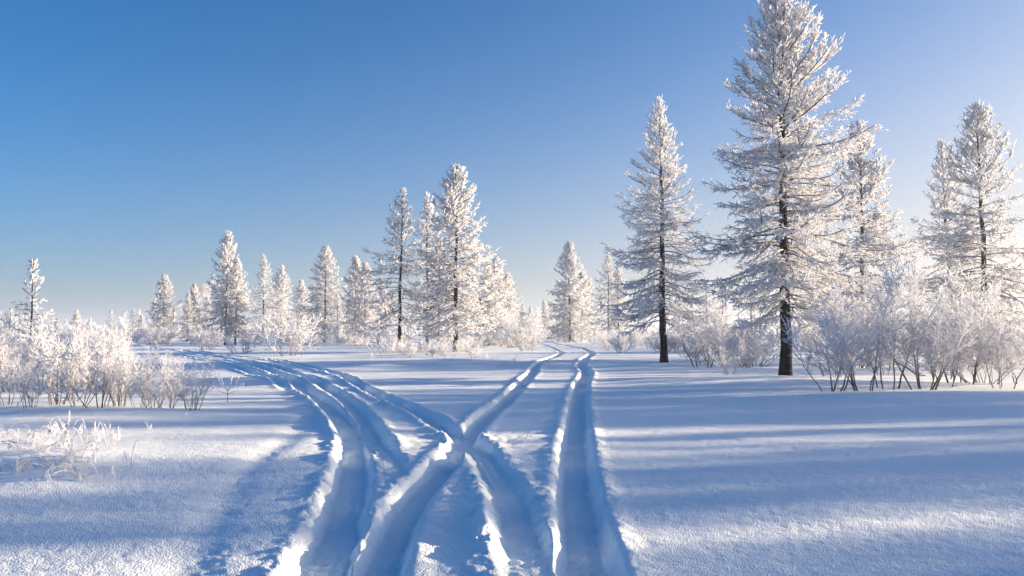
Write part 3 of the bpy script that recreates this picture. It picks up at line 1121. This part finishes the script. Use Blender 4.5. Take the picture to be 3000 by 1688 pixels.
# ---- low woods that read as one pale mass along the horizon
def distant_woods():
    g = np.random.default_rng(91)
    G = Geo()
    n = 1500
    P0, P1, R0 = [], [], []
    for i in range(n):
        px = g.uniform(-250, 3250)
        Y = 260 + 640 * g.random() ** 0.8
        x = (px - 1500) / FPX * Y
        z0 = gz(x, Y)
        h = g.uniform(1.5, 4.5) * (1.7 if g.random() < 0.15 else 1) * (1.25 if px > 1700 or px < 1300 else 0.8)
        m = 20
        u = g.random(m)
        r = h * 0.26 * (1 - u) + 0.1
        a = g.random(m) * 6.283
        base = np.stack([x + np.cos(a) * r * 0.15, Y + np.sin(a) * r * 0.15, z0 + u * h * 0.85], -1)
        tipp = np.stack([x + np.cos(a) * r, Y + np.sin(a) * r, z0 + u * h * 0.85 + h * (0.10 + 0.12 * g.random(m))], -1)
        P0.append(base)
        P1.append(tipp)
        R0.append(np.full(m, h * 0.055))
    G.tris(cones(np.vstack(P0), np.vstack(P1), np.concatenate(R0), np.full(n * 20, 1.0)))
    o = link('distant_woods', G.mesh('distant_woods', M_FROST))
    o['kind'] = 'stuff'
    o['label'] = 'pale low frosted woods along the horizon'


distant_woods()


# ---- frosted grass in the left foreground
def grass(seed, n, h, reach, rr):
    g = np.random.default_rng(seed)
    G = Geo()
    for i in range(n):
        a = g.uniform(0, 6.283)
        H_ = h * g.uniform(0.45, 1.1)
        Rr = reach * g.uniform(0.3, 1.2)
        t = np.linspace(0, 1, 9)
        over = g.uniform(0.5, 1.25)
        x = Rr * t ** 1.5
        z = H_ * (np.sin(np.minimum(t * over * 1.9, 2.9)))
        bx, by = g.normal(0, 0.05, 2)
        sw = g.normal(0, 0.05) * t ** 2
        pts = np.stack([bx + np.cos(a) * x - np.sin(a) * sw, by + np.sin(a) * x + np.cos(a) * sw, z - 0.03], -1)
        V, F, at = tube(pts, rr * (0.55 + 0.7 * t - 0.75 * t ** 4) * g.uniform(0.7, 1.2), 4)
        G.quads((V, F, np.repeat(np.clip(0.35 + 0.55 * t, 0, 1), 4)))
        if g.random() < 0.35:   # hanging rimed seed head
            k = 14
            p = np.repeat(pts[-1][None], k, 0) + g.normal(0, 0.012, (k, 3)) - np.array([0, 0, 1.0]) * (g.random(k)[:, None] * 0.09)
            q = p + np.stack([g.normal(0, 0.015, k), g.normal(0, 0.015, k), -0.05 - 0.04 * g.random(k)], -1)
            G.quads(prisms(p, q, np.full(k, rr * 0.8), np.full(k, rr * 0.4), np.full(k, .95), np.full(k, 1.0)))
    return G.mesh('blades', M_FROST, True)


GR = [grass(201, 13, 0.34, 0.42, 0.006), grass(202, 9, 0.50, 0.24, 0.0068), grass(203, 15, 0.22, 0.50, 0.0056), grass(204, 3, 0.36, 0.20, 0.006)]
GRASS = [
    (55, 1335, 0, 1.0, 'arching frosted grass at the very left edge of the foreground clump'),
    (105, 1300, 0, 0.95, 'frosted grass tuft at the back left of the foreground clump'),
    (190, 1330, 1, 1.15, 'tallest grass tuft with a drooping cream seed head in the foreground clump'),
    (262, 1325, 1, 0.9, 'upright grass tuft just right of the tallest one'),
    (325, 1335, 1, 0.8, 'curled grass tuft at the right end of the foreground clump'),
    (392, 1372, 3, 1.0, 'lone drooping grass stalks standing apart right of the foreground clump'),
    (150, 1378, 2, 1.1, 'low looping grass in the front middle of the foreground clump'),
    (60, 1395, 2, 1.0, 'low looping grass at the front left of the foreground clump'),
    (235, 1402, 2, 1.0, 'broad arching grass at the front right of the foreground clump'),
    (290, 1415, 3, 0.9, 'thin hooked grass stalk in front of the foreground clump'),
    (125, 1350, 0, 0.8, 'short tangled grass in the middle of the foreground clump'),
    (225, 1365, 0, 0.8, 'short bent grass between the tall and the low arching tufts'),
    (20, 1285, 0, 0.8, 'small grass tuft behind the foreground clump at the left edge'),
    (70, 1205, 3, 0.8, 'single grass stalk before the left thicket'),
    (430, 1266, 3, 0.6, 'single arched grass blade on open snow right of the clump'),
    (318, 1262, 3, 0.5, 'two short frosted stems behind the foreground clump'),
    (95, 1440, 3, 0.35, 'small buried grass tip in front of the foreground clump'),
    (1100, 1056, 3, 2.0, 'grass sprig on the snow left of the central larches'),
    (1455, 1078, 3, 1.6, 'grass sprig on the snow below the dense white larch'),
    (1512, 1066, 3, 1.5, 'grass sprig on the snow left of the middle track'),
    (1420, 1052, 3, 1.6, 'small sprig at the right foot of the central larches'),
    (540, 1225, 3, 0.4, 'tiny stalks at the right corner of the thicket front'),
    (2370, 1178, 3, 0.5, 'thin dark twig on the snow below the tallest larch'),
]
for px, pb, v, sc_, lab in GRASS:
    x, y = gp(px, pb)
    r = root('grass_tuft', x, y, lab, 'grass', 'frosted grass tufts', rs.uniform(0, 6.28), (sc_ * 1.0, sc_ * 1.0, sc_ * 1.0))
    link('blades', GR[v], r)

# a thin twig standing on the snow between the tracks
x, y = gp(1540, 1292)
G = Geo()
G.quads(tube(np.array([[0, 0, -.03], [.01, 0, .05], [.035, 0, .11], [.045, 0, .17]]), [.004, .0035, .003, .0015], 4, 0.25))
G.quads(tube(np.array([[.01, 0, .04], [-.03, .01, .07], [-.05, .01, .075]]), [.003, .0025, .0012], 4, 0.3))
r = root('dry_twig', x, y, 'thin dry twig sticking out of the snow between the middle and right tracks', 'twig')
link('stem', G.mesh('stem', M_FROST, True), r)

# ---- leaning dead trunk inside the right thicket
x0, y0 = gp(2705, 1098)
x1, y1 = gp(2588, 1090)
zt = zat(1040, y1)
za = gz(x0, y0)
pts = np.array([[0, 0, -0.05], [(x1 - x0) * .35, (y1 - y0) * .35, (zt - za) * .42], [(x1 - x0) * .7, (y1 - y0) * .7, (zt - za) * .75], [x1 - x0, y1 - y0, zt - za]])
r = root('fallen_trunk', x0, y0, 'dark leaning dead trunk dusted with snow inside the right thicket', 'trunk')
V, F, at = tube(pts, [.11, .10, .09, .07], 8)
link('log', mesh_np('log', V, F, None, M_LIMB, at, True), r)
V, F, at = tube(np.array([pts[2], pts[2] + [-.15, .1, .45], pts[2] + [-.4, .1, .7]]), [.03, .02, .01], 5)
link('branch', mesh_np('stub', V, F, None, M_LIMB, at, True), r)

# ---- far chimney with its smoke
CY = 285.0
cx = (510 - 1500) / FPX * CY
ctop = zat(905, CY)
cb = gz(cx, CY)
M_RED = plain('chimney_red', (0.24, 0.055, 0.04))
M_WHT = plain('chimney_white', (0.75, 0.73, 0.70))
r = root('chimney', cx, CY, 'thin red and white banded chimney rising behind the left larches', 'chimney')
NBD = 9
hh = (ctop - cb + 0.3) / NBD
for k in range(NBD):
    z0 = -0.3 + k * hh
    ra, rb_ = 0.46 - 0.012 * k, 0.46 - 0.012 * (k + 1)
    V, F, at = tube(np.array([[0, 0, z0], [0, 0, z0 + hh * .5], [0, 0, z0 + hh]]), [ra, (ra + rb_) / 2, rb_], 14)
    link('band', mesh_np('band', V, F, None, M_RED if k % 2 == 0 else M_WHT, at, True), r)
V, F, at = tube(np.array([[0, 0, ctop - cb], [0, 0, ctop - cb + .12], [0, 0, ctop - cb + .25]]), [.40, .40, .38], 14)
link('rim', mesh_np('rim', V, F, None, plain('soot', (0.05, 0.045, 0.045)), at, True), r)


def smoke():
    m, nt, o = new_mat('smoke')
    pv = nt.nodes.new('ShaderNodeVolumePrincipled')
    pv.inputs['Color'].default_value = (0.98, 0.96, 0.94, 1)
    pv.inputs['Anisotropy'].default_value = 0.1
    tc = nt.nodes.new('ShaderNodeTexCoord')
    nz = nt.nodes.new('ShaderNodeTexNoise')
    nz.inputs['Scale'].default_value = 0.45
    nz.inputs['Detail'].default_value = 4
    nt.links.new(tc.outputs['Object'], nz.inputs['Vector'])
    sp = nt.nodes.new('ShaderNodeSeparateXYZ')
    nt.links.new(tc.outputs['Object'], sp.inputs[0])
    mr = nt.nodes.new('ShaderNodeMapRange')   # thins out downwind
    mr.inputs['From Min'].default_value = 0.0
    mr.inputs['From Max'].default_value = 15.0
    mr.inputs['To Min'].default_value = 1.0
    mr.inputs['To Max'].default_value = 0.05
    nt.links.new(sp.outputs['X'], mr.inputs['Value'])
    a = nt.nodes.new('ShaderNodeMath')
    a.operation = 'SUBTRACT'
    nt.links.new(nz.outputs['Fac'], a.inputs[0])
    a.inputs[1].default_value = 0.36
    a.use_clamp = True
    b = nt.nodes.new('ShaderNodeMath')
    b.operation = 'MULTIPLY'
    nt.links.new(a.outputs[0], b.inputs[0])
    nt.links.new(mr.outputs[0], b.inputs[1])
    c = nt.nodes.new('ShaderNodeMath')
    c.operation = 'MULTIPLY'
    c.inputs[1].default_value = 9.0
    nt.links.new(b.outputs[0], c.inputs[0])
    nt.links.new(c.outputs[0], pv.inputs['Density'])
    nt.links.new(pv.outputs[0], o.inputs['Volume'])
    t = np.linspace(0, 1, 22)
    pts = np.stack([15.5 * t, 2.0 * t, 8.5 * t ** 0.75], -1)
    rad = (0.45 + 2.6 * t ** 0.8) * (1 + 0.22 * np.sin(t * 21)) * np.where(t > 0.93, (1.02 - t) / 0.09, 1)
    V, F, at = tube(pts, rad, 14)
    caps = []
    n = len(V)
    V = np.vstack([V, pts[:1], pts[-1:]])
    k = np.arange(14)
    caps = np.vstack([np.stack([np.full(14, n), (k + 1) % 14, k], 1), np.stack([np.full(14, n + 1), n - 14 + k, n - 14 + (k + 1) % 14], 1)])
    me = mesh_np('smoke_plume', V, F, caps, m)
    q = link('smoke_plume', me)
    q.location = (cx, CY, ctop + 0.2)
    q['label'] = 'cream smoke plume drifting right from the far chimney'
    q['category'] = 'smoke'


smoke()

# ------------------------------------------------------------------ frosty air
hb = bpy.data.meshes.new('haze')
hx, hz0, hz1 = 1200.0, -3.0, 24.0
hv = [(-hx, -200, hz0), (hx, -200, hz0), (hx, 1400, hz0), (-hx, 1400, hz0), (-hx, -200, hz1), (hx, -200, hz1), (hx, 1400, hz1), (-hx, 1400, hz1)]
hb.from_pydata(hv, [], [(0, 3, 2, 1), (4, 5, 6, 7), (0, 1, 5, 4), (1, 2, 6, 5), (2, 3, 7, 6), (3, 0, 4, 7)])
hm, hnt, ho = new_mat('frosty_air')
hp = hnt.nodes.new('ShaderNodeVolumePrincipled')
hp.inputs['Color'].default_value = (0.85, 0.94, 1.0, 1)
hp.inputs['Density'].default_value = HAZE
hp.inputs['Anisotropy'].default_value = 0.45
hnt.links.new(hp.outputs[0], ho.inputs['Volume'])
hb.materials.append(hm)
haze = link('haze', hb)
haze['kind'] = 'stuff'
